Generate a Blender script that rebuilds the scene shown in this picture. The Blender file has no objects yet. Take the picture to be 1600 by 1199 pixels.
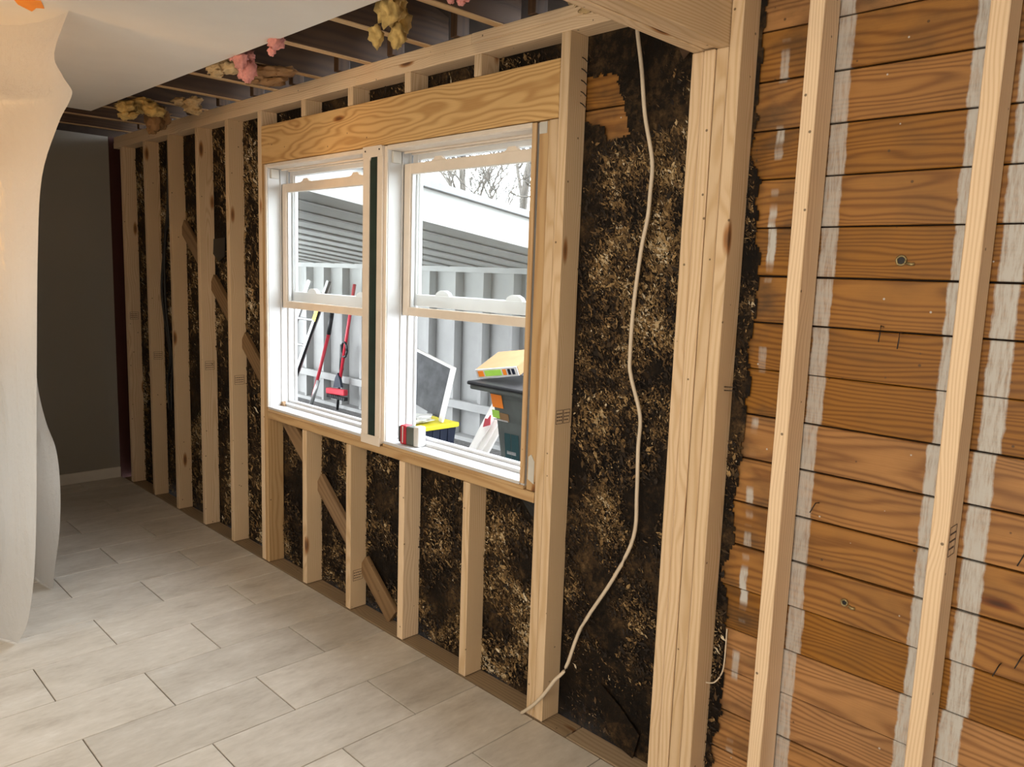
import bpy, bmesh, math, random
from mathutils import Vector, Matrix, noise
random.seed(7)
SC = bpy.context.scene
COL = SC.collection

# ------------------------------------------------------------------ camera
YAW, PITCH, ROLL = 0.7868, -0.1402, 0.0344
F = Vector((-math.sin(YAW)*math.cos(PITCH), math.cos(YAW)*math.cos(PITCH), math.sin(PITCH)))
RX = Vector((math.cos(YAW), math.sin(YAW), 0)); UP = RX.cross(F)
CR, SR = math.cos(ROLL), math.sin(ROLL)
AX, AY = CR*RX + SR*UP, -SR*RX + CR*UP
cd = bpy.data.cameras.new('camera'); cam = bpy.data.objects.new('camera', cd); COL.objects.link(cam)
M = Matrix((AX, AY, -F)).transposed().to_4x4(); M.translation = (2.9652, -1.9143, 1.5746)
cam.matrix_world = M
cd.sensor_width = 36; cd.lens = 1213.0/1600*36; cd.clip_start = .02; cd.clip_end = 200
SC.camera = cam

# ------------------------------------------------------------------ sky, lights, exposure
SKY = 11.0
w = bpy.data.worlds.new('overcast'); SC.world = w; w.use_nodes = True
bg = w.node_tree.nodes['Background']; bg.inputs[0].default_value = (.90, .95, 1.0, 1); bg.inputs[1].default_value = SKY
def light(name, typ, loc, energy, color, size=.3, size_y=None, target=None):
    l = bpy.data.lights.new(name, typ); l.energy = energy; l.color = color
    if typ == 'AREA':
        l.size = size
        if size_y: l.shape = 'RECTANGLE'; l.size_y = size_y
    else: l.shadow_soft_size = size
    o = bpy.data.objects.new(name, l); COL.objects.link(o); o.location = loc
    if target: o.rotation_euler = (Vector(target)-Vector(loc)).to_track_quat('-Z', 'Y').to_euler()
    return o
light('rear_fill_light', 'AREA', (2.6, -4.1, 1.10), 80, (1.0, .90, .77), 2.4, 2.0, (2.0, 0, 1.1))  # unseen fill added behind the camera to light the studs from the front
light('overhead_fill_light', 'AREA', (2.7, -2.6, 2.34), 22, (1.0, .86, .68), .5, .5, (2.3, -1.6, 0))  # unseen fill added overhead for warm light on the wood
light('left_bay_fill_light', 'AREA', (.5, -2.9, 2.36), 20, (1.0, .80, .55), .4, .4, (-1.3, 0, 1.1))  # added fill that lifts the dim far-left studs, no fixture there
wk = light('work_lamp_light', 'SPOT', (.15, -2.75, 1.75), 120, (1.0, .50, .13), .15, target=(-.65, -1.2, 2.0))
wk.data.spot_size = math.radians(70); wk.data.spot_blend = 1.0
for i, (x0, x1) in enumerate(((-.735, .115), (.288, 1.10))):      # portals: guide the sky light through the two windows
    o = light('window_portal', 'AREA', ((x0+x1)/2, .2, 1.457), 1, (1, 1, 1), x1-x0, 1.22, ((x0+x1)/2, -1, 1.457))
    o.data.cycles.is_portal = True
SC.view_settings.view_transform = 'Standard'; SC.view_settings.look = 'None'
SC.view_settings.exposure = 0.0; SC.view_settings.gamma = 1.0; SC.view_settings.use_curve_mapping = False

# ------------------------------------------------------------------ materials
class NT:
    def __init__(s, name):
        s.m = bpy.data.materials.new(name); s.m.use_nodes = True; s.t = s.m.node_tree; s.t.nodes.clear()
        s.out = s.t.nodes.new('ShaderNodeOutputMaterial')
    def n(s, typ, **kw):
        nd = s.t.nodes.new('ShaderNode'+typ)
        for k, v in kw.items(): setattr(nd, k, v)
        return nd
    def l(s, a, b): s.t.links.new(a, b)
    def put(s, sock, v):
        if hasattr(v, 'is_output'): s.l(v, sock)
        else: sock.default_value = v
    def math(s, op, a, b=0.0, c=0.0):
        nd = s.n('Math', operation=op)
        s.put(nd.inputs[0], a); s.put(nd.inputs[1], b); s.put(nd.inputs[2], c); return nd.outputs[0]
    def vmath(s, op, a, b=(0, 0, 0)):
        nd = s.n('VectorMath', operation=op); s.put(nd.inputs[0], a); s.put(nd.inputs[1], b)
        return nd.outputs[1] if op == 'LENGTH' else nd.outputs[0]
    def noise(s, vec, scale, detail=3, rough=.55):
        nd = s.n('TexNoise'); s.put(nd.inputs['Vector'], vec); nd.inputs['Scale'].default_value = scale
        nd.inputs['Detail'].default_value = detail; nd.inputs['Roughness'].default_value = rough; return nd.outputs[0]
    def mapr(s, v, a, b, c=0.0, d=1.0):
        nd = s.n('MapRange'); s.put(nd.inputs[0], v)
        for i, q in enumerate((a, b, c, d)): nd.inputs[i+1].default_value = q
        return nd.outputs[0]
    def mix(s, f, a, b):
        nd = s.n('Mix', data_type='RGBA'); s.put(nd.inputs[0], f)
        s.put(nd.inputs[6], a if not isinstance(a, tuple) else (*a[:3], 1)); s.put(nd.inputs[7], b if not isinstance(b, tuple) else (*b[:3], 1))
        return nd.outputs[2]
    def ramp(s, v, stops):
        nd = s.n('ValToRGB'); s.put(nd.inputs[0], v); e = nd.color_ramp.elements
        while len(e) < len(stops): e.new(.5)
        for q, (p, c) in zip(e, stops): q.position = p; q.color = (*c, 1)
        return nd.outputs[0]
    def pbr(s, col, rough=.6, bump=None, bs=.3, bd=.002, metal=0.0, spec=.4):
        b = s.n('BsdfPrincipled'); s.put(b.inputs['Base Color'], col if not isinstance(col, tuple) else (*col[:3], 1)); s.put(b.inputs['Roughness'], rough)
        b.inputs['Metallic'].default_value = metal; b.inputs['Specular IOR Level'].default_value = spec
        if bump is not None:
            bn = s.n('Bump'); bn.inputs['Strength'].default_value = bs; bn.inputs['Distance'].default_value = bd
            s.l(bump, bn.inputs['Height']); s.l(bn.outputs[0], b.inputs['Normal'])
        s.l(b.outputs[0], s.out.inputs[0]); return b
    def objvec(s, off=True):
        c = s.n('TexCoord').outputs['Object']
        if off:
            r = s.n('ObjectInfo').outputs['Random']; cb = s.n('CombineXYZ')
            s.l(s.math('MULTIPLY', r, 37.0), cb.inputs[0]); s.l(s.math('MULTIPLY', s.math('SUBTRACT', r, .5), .16), cb.inputs[1])
            s.l(s.math('MULTIPLY_ADD', r, .06, .025), cb.inputs[2])
            c = s.vmath('ADD', c, cb.outputs[0])
        return c

def plain(name, col, rough=.6, metal=0.0, var=.08, scale=12, bs=.15):
    t = NT(name); v = t.n('TexCoord').outputs['Object']; f = t.noise(v, scale, 4)
    c = t.mix(t.mapr(f, .3, .7), tuple(x*(1-var) for x in col), tuple(min(1, x*(1+var)) for x in col))
    t.pbr(c, rough, f, bs, .002, metal); return t.m

def wood(name, light_c, dark_c, freq=190, knots=True, rough=.62, extra=None, fibre=.35, warp=.03, vary=.12):
    """board grain: growth rings round a pith beside the board, local X is the length of the board"""
    t = NT(name); v = t.objvec(); raw = t.n('TexCoord').outputs['Object']
    lo = t.vmath('MULTIPLY', v, (1.1, 5, 5)); n1 = t.n('TexNoise'); t.l(lo, n1.inputs['Vector']); n1.inputs['Scale'].default_value = 1.3; n1.inputs['Detail'].default_value = 2
    d = t.vmath('MULTIPLY', t.vmath('SUBTRACT', n1.outputs[1], (.5, .5, .5)), (0, warp*2, warp*2))
    p = t.vmath('ADD', t.vmath('MULTIPLY', v, (.012, 1, 1)), d)
    kv = t.n('TexVoronoi'); t.l(t.vmath('MULTIPLY', v, (1.9, 7, 7)), kv.inputs['Vector']); kv.inputs['Scale'].default_value = 1.0
    kd = kv.outputs['Distance']
    kn = t.mapr(kd, .06, .30, .016, 0.0)
    r = t.math('ADD', t.vmath('LENGTH', t.vmath('MULTIPLY', p, (0, 1, 1))), kn)
    ring = t.math('SINE', t.math('MULTIPLY', r, freq*2))
    ringm = t.math('POWER', t.mapr(ring, -1, 1), 1.8)
    fib = t.noise(t.vmath('MULTIPLY', v, (6, 260, 260)), 1, 3)
    f = t.math('ADD', t.math('MULTIPLY', ringm, .62), t.math('MULTIPLY', t.math('SUBTRACT', fib, .5), fibre))
    big = t.noise(t.vmath('MULTIPLY', v, (1.5, 3, 3)), 1, 2)
    f = t.math('ADD', f, t.math('MULTIPLY', t.math('SUBTRACT', big, .5), .5))
    c = t.mix(t.mapr(f, -.1, .95), light_c, dark_c)
    rnd = t.n('ObjectInfo').outputs['Random']
    hs = t.n('HueSaturation'); t.l(c, hs.inputs['Color']); t.l(t.math('MULTIPLY_ADD', rnd, vary*2, 1-vary), hs.inputs['Value']); t.l(t.math('MULTIPLY_ADD', rnd, -vary, 1+vary/2), hs.inputs['Saturation']); c = hs.outputs[0]
    if knots:
        kc = t.ramp(kd, [(0.0, (.10, .04, .015)), (.045, (.16, .07, .025)), (.07, (.5, .28, .12)), (.11, (1, 1, 1))])
        mul = t.n('Mix', data_type='RGBA', blend_type='MULTIPLY'); mul.inputs[0].default_value = .9; t.l(c, mul.inputs[6]); t.l(kc, mul.inputs[7]); c = mul.outputs[2]
        # nail holes and specks
        sp = t.n('TexVoronoi'); t.l(v, sp.inputs['Vector']); sp.inputs['Scale'].default_value = 16
        c = t.mix(t.mapr(sp.outputs['Distance'], .045, .07, .8, 0.0), c, (.07, .04, .02))
    if extra: c = extra(t, c, fib)
    t.pbr(c, rough, t.math('ADD', fib, t.math('MULTIPLY', ringm, .3)), .25, .0012, 0, .35)
    return t.m

PINE = wood('new_pine', (.74, .57, .385), (.57, .39, .215), 380)
HEAD = wood('amber_pine', (.70, .46, .20), (.40, .20, .06), 300, warp=.06)
OLDW = wood('old_framing_wood', (.085, .045, .022), (.04, .02, .010), 160)
BRACE = wood('old_brace_wood', (.26, .165, .085), (.15, .085, .04), 160)
TANW = wood('old_tan_wood', (.56, .38, .20), (.38, .22, .095), 170)
PLATEW = wood('dusty_plate_wood', (.36, .27, .175), (.24, .165, .095), 300)
REDW = plain('dark_red_board', (.055, .012, .008), .7)

def paint_bands(t, c, fib):
    pos = t.n('NewGeometry').outputs['Position']; sx = t.n('SeparateXYZ'); t.l(pos, sx.inputs[0])
    x, z = sx.outputs[0], sx.outputs[2]
    rnd = t.n('ObjectInfo').outputs['Random']
    edge = t.math('ADD', t.math('MULTIPLY', t.math('SUBTRACT', t.noise(pos, 26, 4), .5), .014), t.math('MULTIPLY', t.math('SUBTRACT', rnd, .5), .012))
    xx = t.math('ADD', x, edge); tot = None
    for xc, hw, amt in ((2.083, .024, .75), (2.398, .024, .95), (2.498, .026, 1.0), (2.80, .03, .9)):
        m = t.math('MULTIPLY', t.mapr(t.math('ABSOLUTE', t.math('SUBTRACT', xx, xc)), hw*.8, hw, 1.0, 0.0), amt)
        tot = m if tot is None else t.math('MAXIMUM', tot, m)
    streak = t.noise(t.vmath('MULTIPLY', pos, (130, 1, 14)), 1, 5, .7)
    tot = t.math('MULTIPLY', tot, t.mapr(streak, .32, .55, .45, 1.0))
    # narrow blobs of white paint beside the post
    blob = t.mapr(t.noise(t.vmath('MULTIPLY', pos, (0, 0, 5.0)), 1, 3), .50, .56)
    b = t.math('MULTIPLY', t.mapr(t.math('ABSOLUTE', t.math('SUBTRACT', xx, 1.925)), .008, .013, 1.0, 0.0), blob)
    tot = t.math('MAXIMUM', tot, t.math('MULTIPLY', b, t.mapr(streak, .3, .5, .3, 1.0)))
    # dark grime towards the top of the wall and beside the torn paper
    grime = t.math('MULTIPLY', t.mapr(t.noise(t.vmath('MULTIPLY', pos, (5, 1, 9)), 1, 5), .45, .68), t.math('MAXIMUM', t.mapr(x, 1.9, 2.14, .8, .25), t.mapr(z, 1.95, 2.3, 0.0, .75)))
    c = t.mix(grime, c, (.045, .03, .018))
    sp = t.n('TexVoronoi'); t.l(pos, sp.inputs['Vector']); sp.inputs['Scale'].default_value = 14
    tot = t.math('MAXIMUM', tot, t.mapr(sp.outputs['Distance'], .03, .045, .8, 0.0))
    return t.mix(tot, c, (.52, .52, .50))
PLANK = wood('stained_board', (.38, .185, .055), (.14, .052, .012), 300, True, .5, paint_bands, .45, .055, .22)

t = NT('tar_paper'); v = t.n('TexCoord').outputs['Object']
a = t.noise(v, 5, 6, .65); b = t.noise(v, 60, 5, .7)
c = t.ramp(t.math('ADD', t.math('MULTIPLY', a, .6), t.math('MULTIPLY', b, .4)), [(.40, (.004, .003, .0025)), (.50, (.012, .008, .005)), (.58, (.05, .030, .014)), (.68, (.14, .088, .04))])
t.pbr(c, t.mapr(b, .3, .7, .45, .85), b, .6, .006, 0, .15); PAPER = t.m
t = NT('paper_residue'); at = t.n('Attribute', attribute_name='tint'); t.pbr(at.outputs[0], .8); RESID = t.m

t = NT('stone_tile'); v = t.objvec(False); r = t.n('ObjectInfo').outputs['Random']; cb = t.n('CombineXYZ'); t.l(t.math('MULTIPLY', r, 50), cb.inputs[0]); v = t.vmath('ADD', v, cb.outputs[0])
a = t.noise(t.vmath('MULTIPLY', v, (9, 3, 1)), 1, 7, .65); b = t.noise(t.vmath('MULTIPLY', v, (60, 22, 1)), 1, 4)
c = t.ramp(t.math('ADD', t.math('MULTIPLY', a, .75), t.math('MULTIPLY', b, .25)), [(.30, (.44, .395, .34)), (.45, (.58, .54, .48)), (.56, (.65, .61, .55)), (.70, (.76, .73, .68))])
hs = t.n('HueSaturation'); t.l(c, hs.inputs['Color']); t.l(t.math('MULTIPLY_ADD', r, .14, .92), hs.inputs['Value'])
t.pbr(hs.outputs[0], .42, b, .08, .001, 0, .4); TILE = t.m
GROUT = plain('grout', (.20, .17, .14), .9)
DRYW = plain('white_drywall', (.74, .71, .66), .85, var=.03, scale=4)
GREYW = plain('grey_paint', (.30, .285, .255), .8, var=.02, scale=3)
TRIMW = plain('white_trim_paint', (.74, .71, .66), .5, var=.03)
CREAM_WARMLIT = plain('cream_and_warm_lit_white', (.76, .68, .59), .5, var=.05)  # warm room light put into the white sash colour; own cream on mullion
VINYL = plain('white_vinyl', (.58, .59, .60), .35, var=.02)
GREEN = plain('dark_green_strip', (.012, .030, .024), .45, var=.3)
LATCH = plain('grey_vinyl', (.55, .54, .50), .4)
CABW = plain('white_cable', (.62, .53, .41), .45)
CABB = plain('black_cable', (.015, .013, .012), .4)
STEEL = plain('dark_steel', (.06, .05, .045), .4, .8)
ALU = plain('aluminium', (.55, .56, .56), .35, .8)
BLACK = plain('black_plastic', (.012, .012, .013), .4, var=.2)
GREYP = plain('dark_grey_plastic', (.095, .108, .10), .5, var=.25, scale=6)
REDP = plain('red_paint', (.42, .02, .035), .4)
YEL = plain('yellow_plastic', (.72, .62, .03), .45)
NAVY = plain('navy_plastic', (.012, .016, .03), .4)
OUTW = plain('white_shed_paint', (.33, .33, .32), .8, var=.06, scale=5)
CARD = plain('cardboard', (.25, .145, .065), .85)
BRASS = plain('dull_brass', (.30, .24, .12), .4, .6)
PAPERW = plain('white_print', (.60, .60, .59), .5)
ORANGE = plain('orange_sticker', (.85, .24, .02), .5)
LIME = plain('lime_sticker', (.40, .72, .10), .5)
TEAL = plain('dark_teal', (.02, .06, .065), .4)
ROOFM = plain('grey_shingle', (.20, .20, .21), .9, scale=40)
DARKB = plain('dark_roof_boards', (.040, .024, .015), .9, var=.3)
GRND = plain('gravel', (.13, .125, .12), .95, var=.4, scale=30, bs=.6)
BARK = plain('bark', (.085, .075, .066), .95, var=.2)
SCREEN = plain('dark_screen_mesh', (.055, .057, .06), .7, var=.5, scale=9)
INSY = plain('yellow_fibreglass', (.52, .36, .13), .95, var=.35, scale=25, bs=1)
INSP = plain('pink_fibreglass', (.62, .27, .24), .95, var=.25, scale=25, bs=1)
INSB = plain('brown_kraft', (.30, .165, .07), .9, var=.3, scale=15, bs=.8)
INST = plain('tan_foam', (.50, .36, .19), .9, var=.2, scale=25, bs=.8)
TAPE = plain('orange_tape', (.95, .30, .01), .5)
STAMP = plain('stamp_ink', (.09, .06, .05), .8)

t = NT('window_glass')
tr = t.n('BsdfTransparent'); tr.inputs[0].default_value = (.96, .98, .97, 1); gl = t.n('BsdfGlossy'); gl.inputs['Roughness'].default_value = .02
df = t.n('BsdfDiffuse'); df.inputs[0].default_value = (.8, .85, .85, 1)
fr = t.n('Fresnel'); fr.inputs[0].default_value = 1.45
m1 = t.n('MixShader'); m1.inputs[0].default_value = .035; t.l(tr.outputs[0], m1.inputs[1]); t.l(df.outputs[0], m1.inputs[2])
m2 = t.n('MixShader'); t.l(t.math('MULTIPLY', fr.outputs[0], .7), m2.inputs[0]); t.l(m1.outputs[0], m2.inputs[1]); t.l(gl.outputs[0], m2.inputs[2]); t.l(m2.outputs[0], t.out.inputs[0]); GLASS = t.m
t = NT('milky_plastic'); nz = t.math('ADD', t.noise(t.vmath('MULTIPLY', t.n('TexCoord').outputs['Object'], (9, 9, 1.2)), 1, 5, .6), t.math('MULTIPLY', t.noise(t.n('TexCoord').outputs['Object'], 14, 4, .6), .4))
tl = t.n('BsdfTranslucent'); tl.inputs[0].default_value = (.72, .67, .60, 1); df = t.n('BsdfDiffuse'); df.inputs[0].default_value = (.64, .61, .57, 1)
gl = t.n('BsdfGlossy'); gl.inputs['Roughness'].default_value = .3; tr = t.n('BsdfTransparent')
bn = t.n('Bump'); bn.inputs['Strength'].default_value = .8; bn.inputs['Distance'].default_value = .03; t.l(nz, bn.inputs['Height'])
for q in (tl, df, gl): t.l(bn.outputs[0], q.inputs['Normal'])
m1 = t.n('MixShader'); m1.inputs[0].default_value = .45; t.l(tl.outputs[0], m1.inputs[1]); t.l(df.outputs[0], m1.inputs[2])
m2 = t.n('MixShader'); m2.inputs[0].default_value = .05; t.l(m1.outputs[0], m2.inputs[1]); t.l(gl.outputs[0], m2.inputs[2])
m3 = t.n('MixShader'); m3.inputs[0].default_value = .10; t.l(m2.outputs[0], m3.inputs[1]); t.l(tr.outputs[0], m3.inputs[2]); t.l(m3.outputs[0], t.out.inputs[0]); PLASTIC = t.m

# ------------------------------------------------------------------ helpers
def tag(o, label=None, cat=None, group=None, kind=None):
    if label: o['label'] = label
    if cat: o['category'] = cat
    if group: o['group'] = group
    if kind: o['kind'] = kind
    return o
def adopt(o, parent):
    if parent is not None: o.parent = parent; o.matrix_parent_inverse = WM[parent.name].inverted()
    return o
WM = {}
def link(name, me, mat, parent=None, mw=None):
    o = bpy.data.objects.new(name, me); COL.objects.link(o)
    if me and mat and not me.materials: me.materials.append(mat)
    mw = mw or Matrix(); o.matrix_world = mw
    if parent is not None:
        o.parent = parent; o.matrix_parent_inverse = WM[parent.name].inverted(); o.matrix_basis = mw
    WM[o.name] = mw.copy(); return o
def empty(name, loc): return link(name, None, None, None, Matrix.Translation(loc))
def mesh(name, vs, fs, smooth=False):
    me = bpy.data.meshes.new(name); me.from_pydata([tuple(v) for v in vs], [], fs); me.update()
    if smooth: me.polygons.foreach_set('use_smooth', [True]*len(me.polygons))
    return me
def bm_box(bm, x0, x1, y0, y1, z0, z1):
    r = bmesh.ops.create_cube(bm, size=1)
    for v in r['verts']:
        v.co = Vector(((x0+x1)/2 + v.co.x*(x1-x0), (y0+y1)/2 + v.co.y*(y1-y0), (z0+z1)/2 + v.co.z*(z1-z0)))
    return r['verts']
def from_bm(name, bm, smooth=False):
    me = bpy.data.meshes.new(name); bm.to_mesh(me); bm.free()
    if smooth: me.polygons.foreach_set('use_smooth', [True]*len(me.polygons))
    return me
CACHE = {}
def box(name, x0, x1, y0, y1, z0, z1, mat, parent=None, bev=.0015, seg=1):
    """world-space box, mesh centred on its own origin"""
    k = (round(x1-x0, 5), round(y1-y0, 5), round(z1-z0, 5), bev, mat.name)
    if k not in CACHE:
        bm = bmesh.new(); bm_box(bm, -(x1-x0)/2, (x1-x0)/2, -(y1-y0)/2, (y1-y0)/2, -(z1-z0)/2, (z1-z0)/2)
        if bev: bmesh.ops.bevel(bm, geom=bm.edges[:], offset=bev, segments=seg, affect='EDGES', profile=.5)
        CACHE[k] = from_bm(name, bm)
    return link(name, CACHE[k], mat, parent, Matrix.Translation(((x0+x1)/2, (y0+y1)/2, (z0+z1)/2)))
def board(name, p, q, wide, thick, wdir, mat, parent=None, bev=.002):
    """lumber from p to q (centre line); wide side points along wdir; local X is the length"""
    p, q = Vector(p), Vector(q); X = (q-p); L = X.length; X.normalize()
    Z = X.cross(Vector(wdir)).normalized(); Y = Z.cross(X)
    k = ('b', round(L, 4), wide, thick, mat.name)
    if k not in CACHE:
        bm = bmesh.new(); bm_box(bm, -L/2, L/2, -wide/2, wide/2, -thick/2, thick/2)
        bmesh.ops.bevel(bm, geom=bm.edges[:], offset=bev, segments=1, affect='EDGES', profile=.5)
        CACHE[k] = from_bm(name, bm)
    m = Matrix((X, Y, Z)).transposed().to_4x4(); m.translation = (p+q)/2
    return link(name, CACHE[k], mat, parent, m)
def tube_data(pts, rad, n=8, vs=None, fs=None):
    vs = [] if vs is None else vs; fs = [] if fs is None else fs; b0 = len(vs); pts = [Vector(p) for p in pts]
    for i, p in enumerate(pts):
        d = (pts[min(i+1, len(pts)-1)] - pts[max(i-1, 0)]).normalized()
        u = d.cross(Vector((0, 0, 1)) if abs(d.z) < .9 else Vector((0, 1, 0))).normalized(); v = d.cross(u)
        r = rad[i] if isinstance(rad, (list, tuple)) else rad
        for k in range(n): vs.append(p + u*math.cos(2*math.pi*k/n)*r + v*math.sin(2*math.pi*k/n)*r)
    for i in range(len(pts)-1):
        for k in range(n):
            a = b0+i*n+k; b = b0+i*n+(k+1) % n; fs.append((a, b, b+n, a+n))
    fs.append(tuple(b0+k for k in range(n))[::-1]); e = b0+(len(pts)-1)*n; fs.append(tuple(e+k for k in range(n)))
    return vs, fs
def spline(pts, sub=6):
    P = [Vector(p) for p in pts]; out = []
    for i in range(len(P)-1):
        a, b, c, d = P[max(i-1, 0)], P[i], P[i+1], P[min(i+2, len(P)-1)]
        for s in range(sub):
            t = s/sub; out.append(.5*((2*b)+(c-a)*t+(2*a-5*b+4*c-d)*t*t+(3*b-a-3*c+d)*t**3))
    return out+[P[-1]]
def tube(name, pts, rad, mat, parent=None, n=8, base=None):
    base = Vector(base) if base is not None else Vector(pts[-1]); pts = [Vector(p)-base for p in pts]
    vs, fs = tube_data(pts, rad, n); return link(name, mesh(name, vs, fs, True), mat, parent, Matrix.Translation(base))
def poly(name, pts, thick, mat, parent=None, axis=(0, -1, 0)):
    """flat outline given thickness along axis"""
    c = sum((Vector(p) for p in pts), Vector())/len(pts); a = Vector(axis)*thick; n = len(pts)
    vs = [Vector(p)-c for p in pts]+[Vector(p)-c+a for p in pts]
    fs = [tuple(range(n)), tuple(range(2*n-1, n-1, -1))]+[(i, i+n, (i+1) % n+n, (i+1) % n) for i in range(n)]
    return link(name, mesh(name, vs, fs), mat, parent, Matrix.Translation(c))
def blob(name, loc, size, mat, amp=.45, freq=2.2, sub=3, parent=None, seed=0, sag=0):
    bm = bmesh.new(); bmesh.ops.create_icosphere(bm, subdivisions=sub, radius=1)
    for v in bm.verts:
        n = noise.fractal(v.co*freq+Vector((seed*7.3, seed*3.1, 0)), .8, 2.1, 4); s = 1+amp*n
        v.co = Vector((v.co.x*size[0]*s, v.co.y*size[1]*s, v.co.z*size[2]*s - (sag*max(0, -v.co.z)**2*(1+n))))
    return link(name, from_bm(name, bm, False), mat, parent, Matrix.Translation(loc))

# ------------------------------------------------------------------ room shell
X0, X1, Y0 = -2.98, 4.6, -4.2
floor = box('floor', X0-.1, X1+.1, Y0-.1, -.004, -.15, -.005, GROUT, bev=0); tag(floor, 'pale stone tile floor with staggered rectangular tiles', 'floor', kind='structure')
W = .3048
tcache = {}
k0 = -10
for r in range(-10, 16):
    xa, xb = max(X0, r*W+.002), min(X1, (r+1)*W-.002)
    if xb-xa < .02: continue
    y = -.005; first = -.3 if r % 2 == 0 else -.605; yn = first
    while y > Y0+.02:
        ya = max(yn, Y0); box('tile', xa, xb, ya+.002, y-.002, -.011, 0.0, TILE, floor, bev=.0012); y = ya; yn = ya-2*W
# wall with the windows: outer sheathing is the parent of all its lumber
bm = bmesh.new()
for b in ((X0-.12, -.80, -.12, 2.42), (1.16, X1+.1, -.12, 2.42), (-.80, 1.16, -.12, .80), (-.80, 1.16, 2.12, 2.42)):
    bm_box(bm, b[0], b[1], .119, .150, b[2], b[3])
wall = link('wall_front', from_bm('wall_front', bm), DARKB); tag(wall, 'open stud wall of bare lumber around the double window', 'wall', kind='structure')
wl = box('wall_left', X0-.1, X0, -2.6, -.018, 0, 2.42, GREYW, bev=0); tag(wl, 'grey painted drywall at the far end of the stud wall', 'wall', kind='structure')
tag(box('corner_closure', X0-.1, X0+.002, -.017, .119, -.1, 2.42, REDW, bev=0), 'dark red closing piece added between the grey wall and the first stud', 'trim', kind='structure')  # added to close the corner gap where sky light leaked in
bb = box('baseboard_left', X0+.0005, X0+.016, -2.6, -.02, .001, .078, TRIMW); tag(bb, 'white baseboard under the grey end wall', 'baseboard', kind='structure')
wl2 = box('wall_left_rear', X0-.1, X0, Y0, -2.605, 0, 2.42, GREYW, bev=0); tag(wl2, 'grey end wall continuing behind the plastic sheeting', 'wall', kind='structure')
wb = box('wall_back', X0-.1, X1+.1, Y0-.12, Y0-.001, 0, 2.42, DRYW, bev=0); tag(wb, 'white wall behind the camera', 'wall', kind='structure')
wr = box('wall_right', X1+.001, X1+.1, Y0, .118, 0, 2.42, DRYW, bev=0); tag(wr, 'white wall beyond the bare board wall', 'wall', kind='structure')
ce = box('ceiling', -1.87, 1.695, Y0, -.455, 2.388, 2.401, DRYW, bev=.001); tag(ce, 'white drywall ceiling with a cut edge along the exposed joists', 'ceiling', kind='structure')
ce2 = box('ceiling_right', 1.86, X1, Y0, -.002, 2.43, 2.442, DRYW, bev=.001); tag(ce2, 'white ceiling right of the heavy beam', 'ceiling', kind='structure')
# roof over everything
rd = link('roof_deck', mesh('roof_deck', [(X0-.2, .22, 2.49), (X1+.2, .22, 2.49), (X1+.2, Y0-.2, 3.9), (X0-.2, Y0-.2, 3.9), (X0-.2, .22, 2.53), (X1+.2, .22, 2.53), (X1+.2, Y0-.2, 3.94), (X0-.2, Y0-.2, 3.94)],
    [(0, 1, 2, 3), (7, 6, 5, 4), (0, 4, 5, 1), (1, 5, 6, 2), (2, 6, 7, 3), (3, 7, 4, 0)]), DARKB); tag(rd, 'dark underside of the roof above the open joists', 'roof', kind='structure')
bm = bmesh.new(); bm_box(bm, X0-.14, X0-.1, Y0-.1, .20, 2.42, 3.9); bm_box(bm, X1+.1, X1+.14, Y0-.1, .20, 2.42, 3.9); bm_box(bm, X0-.1, X1+.1, Y0-.14, Y0-.1, 2.42, 3.9)
tag(link('wall_attic', from_bm('wall_attic', bm), DARKB), 'dark attic gable boards under the roof', 'wall', kind='structure')
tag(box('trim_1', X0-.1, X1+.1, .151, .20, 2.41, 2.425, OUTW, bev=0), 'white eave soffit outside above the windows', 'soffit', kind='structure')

# ------------------------------------------------------------------ stud wall lumber
D, T, H = .089, .038, 2.338
def stud(x, z0, z1, name='stud', mat=PINE, y=0.0, dx=T):
    return board(name, (x+dx/2, y+D/2, z0), (x+dx/2, y+D/2, z1), D, dx, (0, 1, 0), mat, wall)
for x in (-2.8087, -2.3901, -1.9904, -1.585, -1.20): stud(x, .001, H)
stud(-.8285, .001, H, 'king_stud'); stud(-.7895, .001, 2.076, 'jack_stud', TANW)
for x in (-.4002, -.01, .3922, .7998):
    stud(x, .001, .784, 'cripple_stud'); stud(x, 2.263, H, 'cripple_stud')
stud(1.175, .001, 2.075, 'jack_stud'); stud(1.2145, .001, H, 'king_stud')
ks = stud(1.129, .825, 2.075, 'old_jack_stud', TANW, .004, .042)
for x in (2.0306, 2.4289, 2.83, 3.235, 3.64, 4.05): stud(x, .001, 2.43)
board('header', (-.79, .03, 2.1695), (1.213, .03, 2.1695), .184, .060, (0, 0, 1), HEAD, wall)
board('rough_sill', (-.75, D/2, .8045), (1.172, D/2, .8045), D, T, (0, 1, 0), TANW, wall)
board('top_plate', (-2.93, D/2, H+.019), (.05, D/2, H+.019), D, T, (0, 1, 0), PINE, wall)
board('top_plate', (.052, D/2, H+.019), (1.697, D/2, H+.019), D, T, (0, 1, 0), PINE, wall)
board('top_plate', (-2.93, D/2+.002, H+.057), (.78, D/2+.002, H+.057), D, T, (0, 1, 0), PINE, wall)
board('top_plate', (.783, D/2, H+.057), (1.30, D/2, H+.057), D, T, (0, 1, 0), PINE, wall)
for a, b in ((-2.95, 1.36), (1.366, 1.86), (1.862, X1)):
    board('bottom_plate', (a, D/2+.002, -.0205), (b, D/2+.002, -.0205), D, T, (0, 1, 0), PLATEW, wall)
board('corner_board', (-2.90, .075, .0), (-2.90, .075, 2.33), .14, .02, (1, 0, 0), REDW, wall)
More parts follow.
